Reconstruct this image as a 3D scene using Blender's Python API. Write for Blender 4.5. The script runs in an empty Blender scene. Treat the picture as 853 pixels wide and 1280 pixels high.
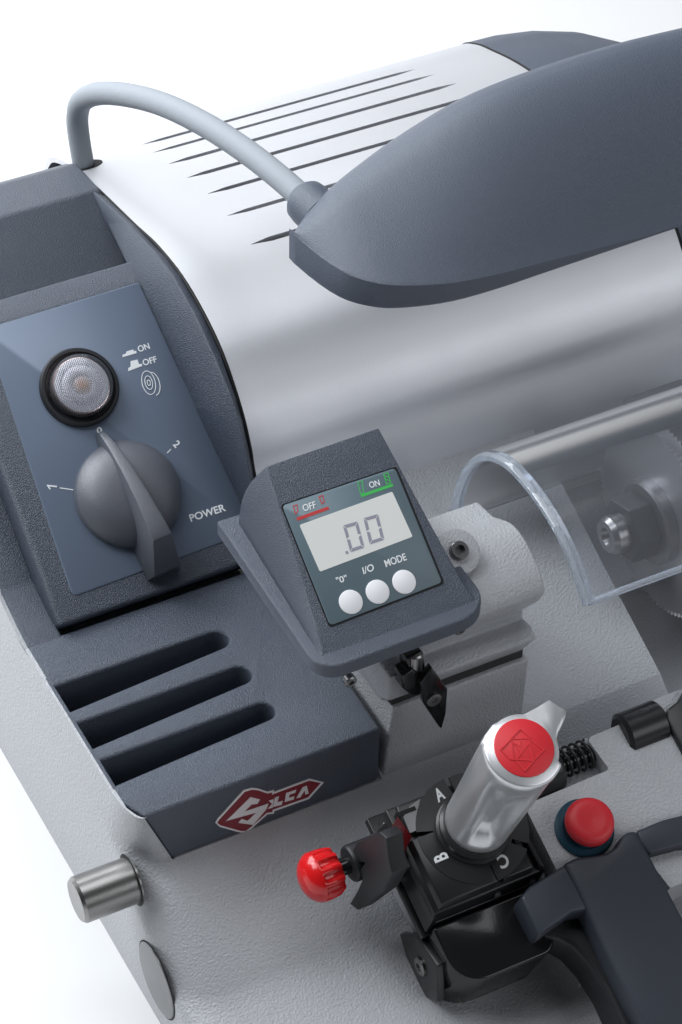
import bpy, bmesh, math, random
from mathutils import Vector, Matrix
import numpy as np

# ------------------------------------------------------------------ camera
# world axes: X along the machine, Y to its back, Z up; lengths written in mm
S = 0.001
F = 3400.0                         # focal length in pixels of the 853 x 1280 photograph
vx = np.array([8511, 2881, -F]); vx /= np.linalg.norm(vx)
vz = np.array([89, 3748, F]);    vz /= np.linalg.norm(vz)
vy = np.cross(vz, vx); vy /= np.linalg.norm(vy); vz = np.cross(vx, vy)
RM = np.stack([vx, vy, vz], 1).T   # camera -> world
def ray(u, v): return RM @ np.array([(u-426.5)/F, -(v-640)/F, -1.0])
CAM = -ray(215, 1073)*960.0
def P(u, v, ax, val):
    """point at height/depth/side `val` that shows at photo position (u, v)"""
    d = ray(u, v); i = 'XYZ'.index(ax)
    return Vector(CAM + d*((val-CAM[i])/d[i]))
def PL(u, v, p0, n):
    d = ray(u, v); n = np.array(n, float)
    return Vector(CAM + d*(((np.array(p0)-CAM)@n)/(d@n)))

scene = bpy.context.scene
cam_d = bpy.data.cameras.new('camera'); cam = bpy.data.objects.new('camera', cam_d)
scene.collection.objects.link(cam); scene.camera = cam
cam_d.sensor_fit = 'VERTICAL'; cam_d.sensor_height = 36; cam_d.lens = 36*F/1280
cam_d.clip_start = 0.02; cam_d.clip_end = 50
m = Matrix([list(RM[i])+[CAM[i]*S] for i in range(3)]+[[0, 0, 0, 1]])
cam.matrix_world = m
cam_d.dof.use_dof = False

scene.render.engine = 'CYCLES'
scene.cycles.use_denoising = True
scene.cycles.max_bounces = 10
scene.cycles.transparent_max_bounces = 16
scene.cycles.sample_clamp_indirect = 4
scene.view_settings.view_transform = 'Standard'
scene.view_settings.look = 'None'
scene.view_settings.exposure = 0.0
scene.view_settings.gamma = 1.0

world = bpy.data.worlds.new('World'); scene.world = world; world.use_nodes = True
world.node_tree.nodes['Background'].inputs[0].default_value = (0.93, 0.96, 1.0, 1)
world.node_tree.nodes['Background'].inputs[1].default_value = 0.02

def area(name, loc, target, size, size_y, power, col=(1, 1, 1)):
    l = bpy.data.lights.new(name, 'AREA'); l.shape = 'RECTANGLE'
    l.size = size; l.size_y = size_y; l.energy = power; l.color = col
    o = bpy.data.objects.new(name, l); scene.collection.objects.link(o)
    o.location = Vector(loc)
    d = Vector(target)-Vector(loc)
    o.rotation_euler = d.to_track_quat('-Z', 'Y').to_euler()
    return o
area('key_softbox', (-0.35, 1.05, 0.90), (0.12, 0.15, 0.05), 1.15, 0.85, 23, (0.93, 0.97, 1))
area('left_softbox', (-0.55, 0.35, 1.00), (0.05, 0.10, 0.0), 0.6, 0.6, 8, (0.93, 0.97, 1))
area('overhead_softbox', (0.15, 0.15, 1.25), (0.12, 0.08, 0.0), 1.0, 0.6, 5.0, (0.95, 0.97, 1))
area('front_softbox', (0.75, -0.85, 0.55), (0.15, 0.10, 0.05), 1.0, 0.5, 3.7, (0.95, 0.97, 1))
area('backdrop_light', (0.1, 0.95, 0.9), (-0.1, 1.7, 0.0), 1.2, 0.6, 5)  # unseen light, added to keep the backdrop white

# ------------------------------------------------------------------ materials
def mat(name, col, rough=0.5, metal=0.0, bump=None, spec=0.5, coat=0.0, var=0.0, trans=0.0, ior=1.45, wear=0.0):
    """bump = list of (scale per metre, distance mm, kind)"""
    mt = bpy.data.materials.new(name); mt.use_nodes = True
    nt = mt.node_tree; b = nt.nodes['Principled BSDF']
    b.inputs['Base Color'].default_value = (*col, 1)
    b.inputs['Roughness'].default_value = rough
    b.inputs['Metallic'].default_value = metal
    b.inputs['Specular IOR Level'].default_value = spec
    b.inputs['Coat Weight'].default_value = coat
    b.inputs['Transmission Weight'].default_value = trans
    b.inputs['IOR'].default_value = ior
    tc = nt.nodes.new('ShaderNodeTexCoord')
    prev = None
    for sc, dist, kind in (bump or []):
        if kind == 'voronoi':
            t = nt.nodes.new('ShaderNodeTexVoronoi'); t.feature = 'SMOOTH_F1'
            out = t.outputs['Distance']
        else:
            t = nt.nodes.new('ShaderNodeTexNoise'); t.inputs['Detail'].default_value = 2.0
            out = t.outputs['Fac']
        t.inputs['Scale'].default_value = sc
        nt.links.new(tc.outputs['Object'], t.inputs['Vector'])
        bp = nt.nodes.new('ShaderNodeBump'); bp.inputs['Strength'].default_value = 1.0
        bp.inputs['Distance'].default_value = dist*S
        nt.links.new(out, bp.inputs['Height'])
        if prev: nt.links.new(prev.outputs['Normal'], bp.inputs['Normal'])
        prev = bp
    if prev: nt.links.new(prev.outputs['Normal'], b.inputs['Normal'])
    if var or wear:
        t = nt.nodes.new('ShaderNodeTexNoise'); t.inputs['Scale'].default_value = 45; t.inputs['Detail'].default_value = 5
        nt.links.new(tc.outputs['Object'], t.inputs['Vector'])
        mr = nt.nodes.new('ShaderNodeMapRange')
        mr.inputs['To Min'].default_value = rough-var; mr.inputs['To Max'].default_value = rough+var
        nt.links.new(t.outputs['Fac'], mr.inputs['Value'])
        nt.links.new(mr.outputs['Result'], b.inputs['Roughness'])
    return mt

M = {}
M['housing'] = mat('housing_plastic', (0.054, 0.069, 0.100), 0.40, bump=[(2700, 0.60, 'noise')], spec=1.0, var=0.04)
M['housing_smooth'] = mat('lamp_plastic', (0.060, 0.077, 0.113), 0.46, bump=[(2800, 0.30, 'noise')], spec=1.0, var=0.03)
M['cast'] = mat('cast_paint', (0.42, 0.43, 0.455), 0.30, bump=[(1100, 0.48, 'noise')], spec=0.5, var=0.02)
M['cover'] = mat('cover_satin', (0.70, 0.71, 0.745), 0.50, metal=0.85, bump=[(2600, 0.05, 'noise')], var=0.03)
M['plate'] = mat('label_foil', (0.150, 0.188, 0.258), 0.36, bump=[(2500, 0.02, 'noise')], var=0.03)
M['dplate'] = mat('display_foil', (0.125, 0.175, 0.205), 0.42, bump=[(2500, 0.015, 'noise')])
M['lcd'] = mat('lcd_grey', (0.72, 0.73, 0.71), 0.35, spec=0.3)
M['lcd_seg'] = mat('lcd_segment', (0.30, 0.29, 0.36), 0.4)
M['white'] = mat('print_white', (0.80, 0.82, 0.84), 0.5)
M['membrane'] = mat('button_grey', (0.80, 0.80, 0.83), 0.45)
M['redprint'] = mat('print_red', (0.55, 0.05, 0.05), 0.5)
M['greenprint'] = mat('print_green', (0.06, 0.50, 0.10), 0.5)
M['black'] = mat('black_anodised', (0.020, 0.020, 0.022), 0.30, bump=[(1800, 0.012, 'noise')], spec=0.5, var=0.06)
M['blackplastic'] = mat('black_gloss_plastic', (0.012, 0.012, 0.013), 0.13, spec=0.5, bump=[(900, 0.01, 'noise')], var=0.04)
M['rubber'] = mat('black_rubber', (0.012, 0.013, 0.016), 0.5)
M['knob'] = mat('knob_plastic', (0.095, 0.103, 0.125), 0.36, bump=[(3000, 0.15, 'noise')], spec=1.0)
M['cable'] = mat('cable_grey', (0.30, 0.325, 0.36), 0.6, spec=0.3, bump=[(300, 0.15, 'noise')])
M['steel'] = mat('machined_steel', (0.30, 0.295, 0.29), 0.32, metal=1.0, bump=[(1200, 0.02, 'noise')], var=0.08)
M['cutter'] = mat('cutter_steel', (0.60, 0.60, 0.62), 0.40, metal=0.9, bump=[(900, 0.02, 'noise')], var=0.06)
M['gap'] = mat('gap_grey', (0.03, 0.03, 0.032), 0.5)
M['darksteel'] = mat('plug_steel', (0.20, 0.20, 0.205), 0.36, metal=0.85, bump=[(900, 0.02, 'noise')], var=0.06)
M['silver'] = mat('silver_grip', (0.74, 0.75, 0.77), 0.34, metal=0.7, bump=[(1600, 0.008, 'noise')], var=0.07)
M['red'] = mat('red_plastic', (0.60, 0.025, 0.035), 0.42, bump=[(1500, 0.01, 'noise')])
M['redgloss'] = mat('red_gloss', (0.58, 0.010, 0.012), 0.2, coat=0.2)
M['teal'] = mat('teal_ring', (0.010, 0.055, 0.090), 0.4)
M['lever'] = mat('lever_plastic', (0.032, 0.038, 0.052), 0.45, bump=[(1500, 0.03, 'noise')], var=0.04)
M['badge'] = mat('badge_red', (0.20, 0.012, 0.022), 0.35)
M['badgewhite'] = mat('badge_white', (0.75, 0.75, 0.76), 0.35)
M['seam'] = mat('shadow_gasket', (0.004, 0.004, 0.005), 0.7)
M['table'] = mat('white_sweep', (0.71, 0.71, 0.715), 0.6)

def clear_material(name, tint, ior, rough, veil):
    mt = bpy.data.materials.new(name); mt.use_nodes = True; nt = mt.node_tree
    nt.nodes.remove(nt.nodes['Principled BSDF'])
    out = nt.nodes['Material Output']
    tr = nt.nodes.new('ShaderNodeBsdfTransparent'); tr.inputs[0].default_value = (*tint, 1)
    gl = nt.nodes.new('ShaderNodeBsdfGlossy'); gl.inputs['Roughness'].default_value = rough
    fr = nt.nodes.new('ShaderNodeFresnel'); fr.inputs[0].default_value = ior
    mx = nt.nodes.new('ShaderNodeMixShader')
    nt.links.new(fr.outputs[0], mx.inputs[0]); nt.links.new(tr.outputs[0], mx.inputs[1]); nt.links.new(gl.outputs[0], mx.inputs[2])
    df = nt.nodes.new('ShaderNodeBsdfDiffuse'); df.inputs[0].default_value = (0.9, 0.93, 1, 1)
    m2 = nt.nodes.new('ShaderNodeMixShader'); m2.inputs[0].default_value = veil  # white diffuse veil paints in the reflection of the bright surroundings
    nt.links.new(mx.outputs[0], m2.inputs[1]); nt.links.new(df.outputs[0], m2.inputs[2])
    nt.links.new(m2.outputs[0], out.inputs[0])
    return mt
M['clear'] = clear_material('clear_polycarbonate', (0.955, 0.965, 0.985), 1.30, 0.16, 0.045)
M['clearedge'] = mat('polycarbonate_edge', (0.86, 0.92, 1.0), 0.03, trans=0.80, ior=1.45, bump=[(120, 0.5, 'noise')])
M['lens'] = clear_material('lens_clear', (0.97, 0.97, 1.0), 1.4, 0.05, 0.03)
# prismatic lens disc: a fine square grid
def lens_grid():
    mt = mat('lens_prisms', (0.80, 0.82, 0.88), 0.22, spec=0.6); nt = mt.node_tree; b = nt.nodes['Principled BSDF']
    tc = nt.nodes.new('ShaderNodeTexCoord'); sp = nt.nodes.new('ShaderNodeSeparateXYZ')
    nt.links.new(tc.outputs['Object'], sp.inputs[0])
    outs = []
    for ax in ('X', 'Y'):
        w = nt.nodes.new('ShaderNodeMath'); w.operation = 'MULTIPLY'; w.inputs[1].default_value = 6800
        nt.links.new(sp.outputs[ax], w.inputs[0])
        s = nt.nodes.new('ShaderNodeMath'); s.operation = 'SINE'; nt.links.new(w.outputs[0], s.inputs[0]); outs.append(s)
    mu = nt.nodes.new('ShaderNodeMath'); mu.operation = 'MULTIPLY'
    nt.links.new(outs[0].outputs[0], mu.inputs[0]); nt.links.new(outs[1].outputs[0], mu.inputs[1])
    ln = nt.nodes.new('ShaderNodeVectorMath'); ln.operation = 'LENGTH'; nt.links.new(tc.outputs['Object'], ln.inputs[0])
    r1 = nt.nodes.new('ShaderNodeValToRGB'); e = r1.color_ramp.elements
    e[0].position = 0.0; e[0].color = (0.95, 0.62, 0.42, 1); e[1].position = 0.5; e[1].color = (0.90, 0.92, 0.98, 1)
    mr = nt.nodes.new('ShaderNodeMath'); mr.operation = 'MULTIPLY'; mr.inputs[1].default_value = 120
    nt.links.new(ln.outputs['Value'], mr.inputs[0]); nt.links.new(mr.outputs[0], r1.inputs[0])
    g = nt.nodes.new('ShaderNodeMapRange'); g.inputs['From Min'].default_value = -1; g.inputs['To Min'].default_value = 0.75; g.inputs['To Max'].default_value = 1.3
    nt.links.new(mu.outputs[0], g.inputs['Value'])
    mix = nt.nodes.new('ShaderNodeVectorMath'); mix.operation = 'SCALE'
    nt.links.new(r1.outputs[0], mix.inputs[0]); nt.links.new(g.outputs[0], mix.inputs['Scale'])
    nt.links.new(mix.outputs[0], b.inputs['Base Color'])
    bp = nt.nodes.new('ShaderNodeBump'); bp.inputs['Distance'].default_value = 0.0003
    nt.links.new(mu.outputs[0], bp.inputs['Height']); nt.links.new(bp.outputs[0], b.inputs['Normal'])
    return mt
M['lensgrid'] = lens_grid()

# ------------------------------------------------------------------ builders
COL = scene.collection
def link_mesh(name, verts, faces, m_, parent=None, smooth=True, bevel=0.0, seg=3, origin=None, angle=30, matidx=None, fix=True):
    """verts in mm, world axes; the object's origin is `origin` (mm)"""
    o0 = Vector(origin) if origin is not None else (sum((Vector(v) for v in verts), Vector())/len(verts))
    me = bpy.data.meshes.new(name)
    me.from_pydata([(Vector(v)-o0)*S for v in verts], [], faces)
    if fix:
        bm = bmesh.new(); bm.from_mesh(me)
        bmesh.ops.remove_doubles(bm, verts=bm.verts, dist=1e-6)
        bmesh.ops.recalc_face_normals(bm, faces=bm.faces)
        bm.to_mesh(me); bm.free()
    me.update()
    ob = bpy.data.objects.new(name, me); COL.objects.link(ob)
    for mm in (m_ if isinstance(m_, (list, tuple)) else [m_]): me.materials.append(mm)
    if matidx and not fix:
        for p, i in zip(me.polygons, matidx): p.material_index = i
    if smooth:
        for p in me.polygons: p.use_smooth = True
    if parent is not None:
        ob.parent = parent
        ob.matrix_parent_inverse = Matrix.Identity(4)
    # place: parents here carry translation only
    pw = Vector((0, 0, 0)); q = parent
    while q is not None: pw += Vector(q['loc_mm']); q = q.parent
    ob.location = (o0-pw)*S
    ob['loc_mm'] = list(o0-pw)
    if bevel:
        b = ob.modifiers.new('bevel', 'BEVEL'); b.width = bevel*S; b.segments = seg
        b.limit_method = 'ANGLE'; b.angle_limit = math.radians(angle); b.harden_normals = False
    elif smooth:
        e = ob.modifiers.new('edge_split', 'EDGE_SPLIT'); e.split_angle = math.radians(angle)
    return ob

class Fr:
    """local frame (mm)"""
    def __init__(s, o, ex, ey, ez=None):
        s.o = Vector(o); s.ex = Vector(ex).normalized()
        ez = Vector(ez) if ez is not None else s.ex.cross(Vector(ey))
        s.ez = ez.normalized(); s.ey = s.ez.cross(s.ex).normalized()
    def __call__(s, x, y, z=0): return s.o+s.ex*x+s.ey*y+s.ez*z
    def px(s, u, v, h=0):
        p = PL(u, v, s.o+s.ez*h, s.ez); d = p-s.o
        return d.dot(s.ex), d.dot(s.ey)
    def at(s, x, y, z=0): return Fr(s(x, y, z), s.ex, s.ey, s.ez)
W = Fr((0, 0, 0), (1, 0, 0), (0, 1, 0))
WX = lambda x: Fr((x, 0, 0), (0, 1, 0), (0, 0, 1))       # local x=Y, y=Z, z=X

class MB:
    def __init__(s): s.v = []; s.f = []
    def add(s, v, f):
        n = len(s.v); s.v += [Vector(a) for a in v]; s.f += [tuple(i+n for i in q) for q in f]
    def prism(s, fr, poly, z0, z1, top=None):
        n = len(poly); top = top or poly
        s.add([fr(x, y, z0) for x, y in poly]+[fr(x, y, z1) for x, y in top],
              [tuple(range(n-1, -1, -1)), tuple(range(n, 2*n))]+[(i, (i+1) % n, n+(i+1) % n, n+i) for i in range(n)])
        return s
    def box(s, fr, x0, x1, y0, y1, z0, z1): return s.prism(fr, [(x0, y0), (x1, y0), (x1, y1), (x0, y1)], z0, z1)
    def lathe(s, fr, prof, seg=48, arc=None):
        v = []; f = []
        for r, z in prof:
            for k in range(seg):
                a = 2*math.pi*k/seg; v.append(fr(r*math.cos(a), r*math.sin(a), z))
        n = len(prof)
        for i in range(n-1):
            for k in range(seg):
                k2 = (k+1) % seg; f.append((i*seg+k, i*seg+k2, (i+1)*seg+k2, (i+1)*seg+k))
        if prof[0][0] > 1e-3: f.append(tuple(range(seg-1, -1, -1)))
        if prof[-1][0] > 1e-3: f.append(tuple((n-1)*seg+k for k in range(seg)))
        s.add(v, f); return s
    def loft(s, rings, caps=True, closed=True):
        n = len(rings[0]); v = [p for r in rings for p in r]; f = []
        for i in range(len(rings)-1):
            for k in range(n if closed else n-1):
                k2 = (k+1) % n; f.append((i*n+k, i*n+k2, (i+1)*n+k2, (i+1)*n+k))
        if caps and closed: f += [tuple(range(n-1, -1, -1)), tuple((len(rings)-1)*n+k for k in range(n))]
        s.add(v, f); return s
    def tube(s, path, r, seg=16, caps=True):
        path = [Vector(p) for p in path]; rings = []; up = None
        for i, p in enumerate(path):
            t = (path[min(i+1, len(path)-1)]-path[max(i-1, 0)]).normalized()
            if up is None:
                up = Vector((0, 0, 1)) if abs(t.z) < .9 else Vector((1, 0, 0))
            up = (up-t*up.dot(t)).normalized(); sd = t.cross(up)
            rr = r[i] if isinstance(r, (list, tuple)) else r
            rings.append([p+(up*math.cos(2*math.pi*k/seg)+sd*math.sin(2*math.pi*k/seg))*rr for k in range(seg)])
        return s.loft(rings, caps)
    def build(s, name, m_, parent=None, **kw): return link_mesh(name, s.v, s.f, m_, parent, **kw)

def rounded_poly(pts, r, n=6):
    out = []; N = len(pts)
    for i in range(N):
        p = Vector(pts[i]); a = Vector(pts[i-1]); b = Vector(pts[(i+1) % N])
        rr = r[i] if isinstance(r, (list, tuple)) else r
        if rr < 0.05: out.append(tuple(p)); continue
        da = (a-p); db = (b-p); la, lb = da.length, db.length; da.normalize(); db.normalize()
        ang = math.acos(max(-1, min(1, da.dot(db)))); d = min(rr/math.tan(ang/2), la*.49, lb*.49); rr = d*math.tan(ang/2)
        c = p+(da+db).normalized()*(rr/math.sin(ang/2)); s0 = p+da*d-c; s1 = p+db*d-c
        a0 = math.atan2(s0.y, s0.x); a1 = math.atan2(s1.y, s1.x); dl = (a1-a0+math.pi) % (2*math.pi)-math.pi
        for k in range(n+1):
            t = a0+dl*k/n; out.append((c.x+rr*math.cos(t), c.y+rr*math.sin(t)))
    return out
def smooth_curve(pts, n=6):
    """Catmull-Rom through pts"""
    P_ = [Vector(p) for p in pts]; out = []
    for i in range(len(P_)-1):
        a = P_[max(i-1, 0)]; b = P_[i]; c = P_[i+1]; d = P_[min(i+2, len(P_)-1)]
        for k in range(n):
            t = k/n
            out.append(0.5*((2*b)+(c-a)*t+(2*a-5*b+4*c-d)*t*t+(3*b-a-3*c+d)*t**3))
    out.append(P_[-1]); return out
def circle(r, n=40, cx=0, cy=0, a0=0): return [(cx+r*math.cos(a0+2*math.pi*k/n), cy+r*math.sin(a0+2*math.pi*k/n)) for k in range(n)]

def text_obj(name, s, fr, bl, br, tl, m_, parent, thick=0.12, bold=0.02, h=0.0):
    """lettering fitted to a baseline start, end and cap height given as local points of fr"""
    cu = bpy.data.curves.new('lettering', 'FONT'); cu.body = s; cu.size = 1; cu.extrude = 0.02; cu.offset = bold
    to = bpy.data.objects.new('lettering', cu); COL.objects.link(to)
    bpy.context.view_layer.update()
    me = bpy.data.meshes.new_from_object(to.evaluated_get(bpy.context.evaluated_depsgraph_get()))
    bpy.data.objects.remove(to)
    co = [v.co.copy() for v in me.vertices]
    x0 = min(c.x for c in co); x1 = max(c.x for c in co); y0 = min(c.y for c in co); y1 = max(c.y for c in co); z0 = min(c.z for c in co); z1 = max(c.z for c in co)
    bl, br, tl = Vector(bl), Vector(br), Vector(tl)
    vs = []
    for c in co:
        q = bl+(br-bl)*((c.x-x0)/(x1-x0))+(tl-bl)*((c.y-y0)/(y1-y0))
        vs.append(fr(q.x, q.y, h+thick*(c.z-z0)/(z1-z0)))
    fs = [tuple(p.vertices) for p in me.polygons]
    bpy.data.meshes.remove(me)
    return link_mesh(name, vs, fs, m_, parent, smooth=False)
def text_px(name, s, fr, bl, br, tl, m_, parent, h=0.0, **kw):
    return text_obj(name, s, fr, fr.px(*bl, h), fr.px(*br, h), fr.px(*tl, h), m_, parent, h=h, **kw)
def strokes(fr, lines, w, z0, z1):
    """thin raised lines; each is a list of local points"""
    b = MB()
    for ln in lines:
        for a, c in zip(ln[:-1], ln[1:]):
            a = Vector(a); c = Vector(c); d = (c-a).normalized(); n = Vector((-d.y, d.x))*w/2; e = d*w/2
            b.prism(fr, [tuple(a-e-n), tuple(c+e-n), tuple(c+e+n), tuple(a-e+n)], z0, z1)
            z0 += 0.003; z1 += 0.003
    return b

def plain(name, loc):
    o = bpy.data.objects.new(name, None); COL.objects.link(o); o.location = Vector(loc)*S; o['loc_mm'] = list(loc); return o

# ------------------------------------------------------------------ setting
ZT = -64.0
pts = [(-2500, ZT), (900, ZT)]
for k in range(1, 13):
    a = k/12*math.pi/2; pts.append((900+500*math.sin(a), ZT+500*(1-math.cos(a))))
pts.append((1400, 2600))
b = MB(); b.add([(x, y, z) for x in (-3000, 3000) for y, z in pts], [(i, i+1, len(pts)+i+1, len(pts)+i) for i in range(len(pts)-1)])
sw = b.build('white_tabletop', M['table'], smooth=True, origin=(0, 0, ZT), angle=80)
sw['kind'] = 'structure'

# ------------------------------------------------------------------ the machine
mach = plain('key_cutting_machine', (0, 0, ZT))
mach['label'] = 'grey and dark blue key cutting machine with digital gauge and clear guard on white table'
mach['category'] = 'key machine'

# ---- base casting ----------------------------------------------------------
T39 = math.tan(math.radians(39))
XE = 430
def yf(z):                                   # front surface depth at a height
    if z >= 0: return 0.0
    if z > -33: return z/T39
    return -33/T39+(z+33)*3.6 if z > -48 else -33/T39-15*3.6+(z+48)*0.4
zs = [ZT, -60, -52, -48, -46, -42, -38, -35, -33, -31, -27, -20, -12, -5, 0, 5, 12, 20, 25, 26.8]
def sect(z):
    ex_ = 0.0 if z < 0 else -10.0*z/27
    if z < -20: ex_ += (-20-z)*0.06
    y0 = yf(z)-0.4; rr = 24 if z < 0 else 24-8*z/27
    out = []
    for k in range(9):
        a = k/8*math.pi/2; out.append(Vector((ex_-(ex_+15)*math.sin(a), y0+rr*(1-math.cos(a)), z)))
    out += [Vector((-15, 92, z)), Vector((-15, 320, z))]
    return out
b = MB()
b.loft([sect(z) for z in zs], closed=False)
# top lip between the rounded side and the dark housing
top = sect(26.8); b.add(top+[Vector((-13.4 if p.y > 5 else p.x+1.0, p.y, 26.7)) for p in top], [(i, i+1, len(top)+i+1, len(top)+i) for i in range(len(top)-1)])
# side wall rising beside the console
side = [(90, 26.5), (105, 29.5), (119, 33.8), (133.2, 45.2), (172, 76.7), (197, 96.8), (270, 90), (285, 30)]
n = len(side)
b.add([Vector((-15, y, z-.4)) for y, z in side]+[Vector((-15, y, 26.8 if z > 26.9 else z-.5)) for y, z in side], [(i, i+1, n+i+1, n+i) for i in range(n-1)])
b.add([Vector((-15, y, z-.4)) for y, z in side]+[Vector((-12.5, y-.3, z-.9)) for y, z in side], [(i, i+1, n+i+1, n+i) for i in range(n-1)])
# front surface and the sloping top deck behind the vice
def frontx(z): return sect(z)[0].x
zf = [ZT, -52, -48, -46, -42, -38, -35, -33, -31, -27, -20, -12, -5, 0]
b.loft([[Vector((frontx(z), yf(z)-.4, z)), Vector((204, yf(z)-.4, z))] for z in zf], closed=False)
b.loft([[Vector((246, yf(z)-.4, z)), Vector((XE, yf(z)-.4, z))] for z in zf], closed=False)
b.loft([[Vector((204, yf(z)-.4, z)), Vector((246, yf(z)-.4, z))] for z in zf if z <= -27], closed=False)
deck = [(-0.4, 0), (30, 13), (60, 27), (92, 42), (105, 46)]
XC0, XC1 = 204.0, 246.0                       # channel in the deck where the cutter dips in
for xa, xb in ((84, XC0), (XC1, XE)):
    b.loft([[Vector((xa, y, z)), Vector((xb, y, z))] for y, z in deck], closed=False)
chan = [(-0.4, -30), (92, -6), (105, 0)]
b.loft([[Vector((XC0, y, z)), Vector((XC1, y, z))] for y, z in chan], closed=False)
for xw in (XC0, XC1):
    b.loft([[Vector((xw, y, z)), Vector((xw, y, -30))] for y, z in deck], closed=False)
b.loft([[Vector((1, -0.4, 0)), Vector((86, -0.4, 0))], [Vector((1, 300, 0)), Vector((86, 300, 0))]], closed=False)
b.loft([[Vector((XE, 320, ZT)), Vector((XE, 320, 40))], [Vector((-15, 320, ZT)), Vector((-15, 320, 40))]], closed=False)
base = b.build('base_casting', M['cast'], mach, origin=(100, 100, ZT), angle=60)

# plug and shaft on the left side
plug_c = (-17.5, -40.0)
b = MB(); b.lathe(Fr((-15.0, plug_c[0], plug_c[1]), (0, 1, 0), (0, 0, -1)), [(15.2, 0.0), (15.2, 0.12)], 48)
b.build('plug_rim', M['seam'], base, smooth=False)
b = MB(); b.lathe(Fr((-15.12, plug_c[0], plug_c[1]), (0, 1, 0), (0, 0, -1)), [(14.6, 0.0), (14.6, 0.25), (14.2, .5)], 48)
b.build('side_plug', M['darksteel'], base, bevel=0.2)
pc = P(165, 1100, 'X', -15)
fx = Fr((-15, pc.y, pc.z), (0, 1, 0), (0, 0, -1))        # ez = -X
b = MB(); b.lathe(fx, [(8.6, -1), (8.6, 20.2), (7.6, 21.4)], 40)
b.build('pivot_shaft', M['steel'], base, angle=25)
b = MB(); b.lathe(fx, [(9.8, 0.0), (9.8, 0.15)], 40); b.build('shaft_bore', M['seam'], base, smooth=False)

# ---- dark control housing ---------------------------------------------------
HZ = 27.2
hp = []
plan = [(-10.0, 0), (83, 0), (85.5, 95), (-14, 95)]
def notch(y_end0, y_end1, y_left0, y_left1, xr):
    """slot open to the left: back edge first (walking down the left side)"""
    r = (y_end0-y_end1)/2; c = (y_end0+y_end1)/2
    out = [(-14, y_left0)]
    for k in range(13):
        a = math.pi/2-k/12*math.pi; out.append((xr-r+r*math.cos(a), c+r*math.sin(a)))
    out.append((-14, y_left1)); return out
plan += notch(71.6, 62.2, 71.6, 57.6, 54.5)+notch(51.2, 42.2, 51.2, 37.6, 54.0)+notch(31.0, 22.2, 31.0, 18.0, 53.5)
plan += [(-14, 10)]
b = MB(); nn = len(plan)
bot = [(0.0, 0.0) if i == 0 else ((-11, 10) if i == nn-1 else p) for i, p in enumerate(plan)]
b.prism(W, bot, -0.5, HZ, top=plan)
housing = b.build('control_housing', M['housing'], mach, origin=(40, 50, 0), bevel=1.5, angle=40)
b = MB(); b.box(W, -14.06, -12.7, 16.5, 77, 13, HZ-.25); b.build('slot_wall', M['housing'], housing, bevel=.3)
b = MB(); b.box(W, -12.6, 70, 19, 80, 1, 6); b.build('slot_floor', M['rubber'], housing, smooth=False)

al = math.radians(39)
p0 = P(91, 746, 'Z', 37.5)
CP = Fr((0, p0.y, p0.z), (1, 0, 0), (0, math.cos(al), math.sin(al)))   # console plane frame
cpx = CP.px
# console plateau
yb = cpx(75, 785)[1]
plt_top = cpx(174, 353)[1]
def YZ(fr, y, z=0): q = fr(0, y, z); return q.y, q.z
f0 = YZ(CP, yb); f1 = YZ(CP, plt_top+0.5)
zl = f1[1]+2.0
ridge = P(157, 327, 'Z', zl)
r3 = P(116, 238, 'X', 82)
hz3 = r3.z
led0 = (ridge.y, ridge.z)
XR = 79.0
b = MB()
# sloping plateau
b.prism(Fr((0, 0, 0), (0, 1, 0), (0, 0, 1)), [f0, (f1[0], f1[1]), (f1[0]+8, f1[1]-18), (f0[0]+10, f0[1]-12)], -0.8, XR+7)
con = b.build('console_panel', M['housing'], housing, bevel=2.2, angle=20, seg=4)
b = MB()
# lower rim beside the plateau, then ledge, recess and back top
lo0 = YZ(CP, yb-2, -7)
b.prism(WX(-13.9), [(90, 26.5), (105, 29.5), (119, 33.8), (133.2, 45.2), (172, 76.7), (f1[0], f1[1]-14), (f1[0], 10), (90, 10)], 0, 14)
b.build('console_rim', M['housing'], housing, bevel=1.5, angle=12)
b = MB()
b.prism(WX(-13.9), [(f1[0]-3, f1[1]-3), (f1[0]-0.2, f1[1]-0.3), led0, (led0[0]+2.5, led0[1]-8), (led0[0]+2.5, 30), (f1[0]-3, 30)], 0, XR+13.9+6)
b.build('console_ledge', M['housing'], housing, bevel=1.6, angle=14)
bk = P(62, 205, 'Z', hz3-4)
b = MB()
b.prism(WX(-13.9), [(r3.y-42, hz3-34), (r3.y, hz3), (bk.y-6, hz3-2.5), (bk.y+4, hz3-9), (bk.y+10, 20), (r3.y-42, 20)], 0, 99.3)
b.build('console_top', M['housing'], housing, bevel=1.5, angle=20)

# cover profile at X = 86 (Y, Z), front to back
cpts = [(315, 585), (311, 559), (298, 505), (271, 428), (232, 354), (197, 308), (165.3, 278), (116, 230.5), (88, 209)]
prof = [(P(*q, 'X', 86).y, P(*q, 'X', 86).z) for q in cpts]
prof = [(96.5, 34), (103.0, 50)]+prof+[(290, 90.5), (303, 82), (312, 62), (315, 20)]
cur = smooth_curve([(a, c, 0) for a, c in prof], 6)
PR = [(p.x, p.y) for p in cur]

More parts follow.
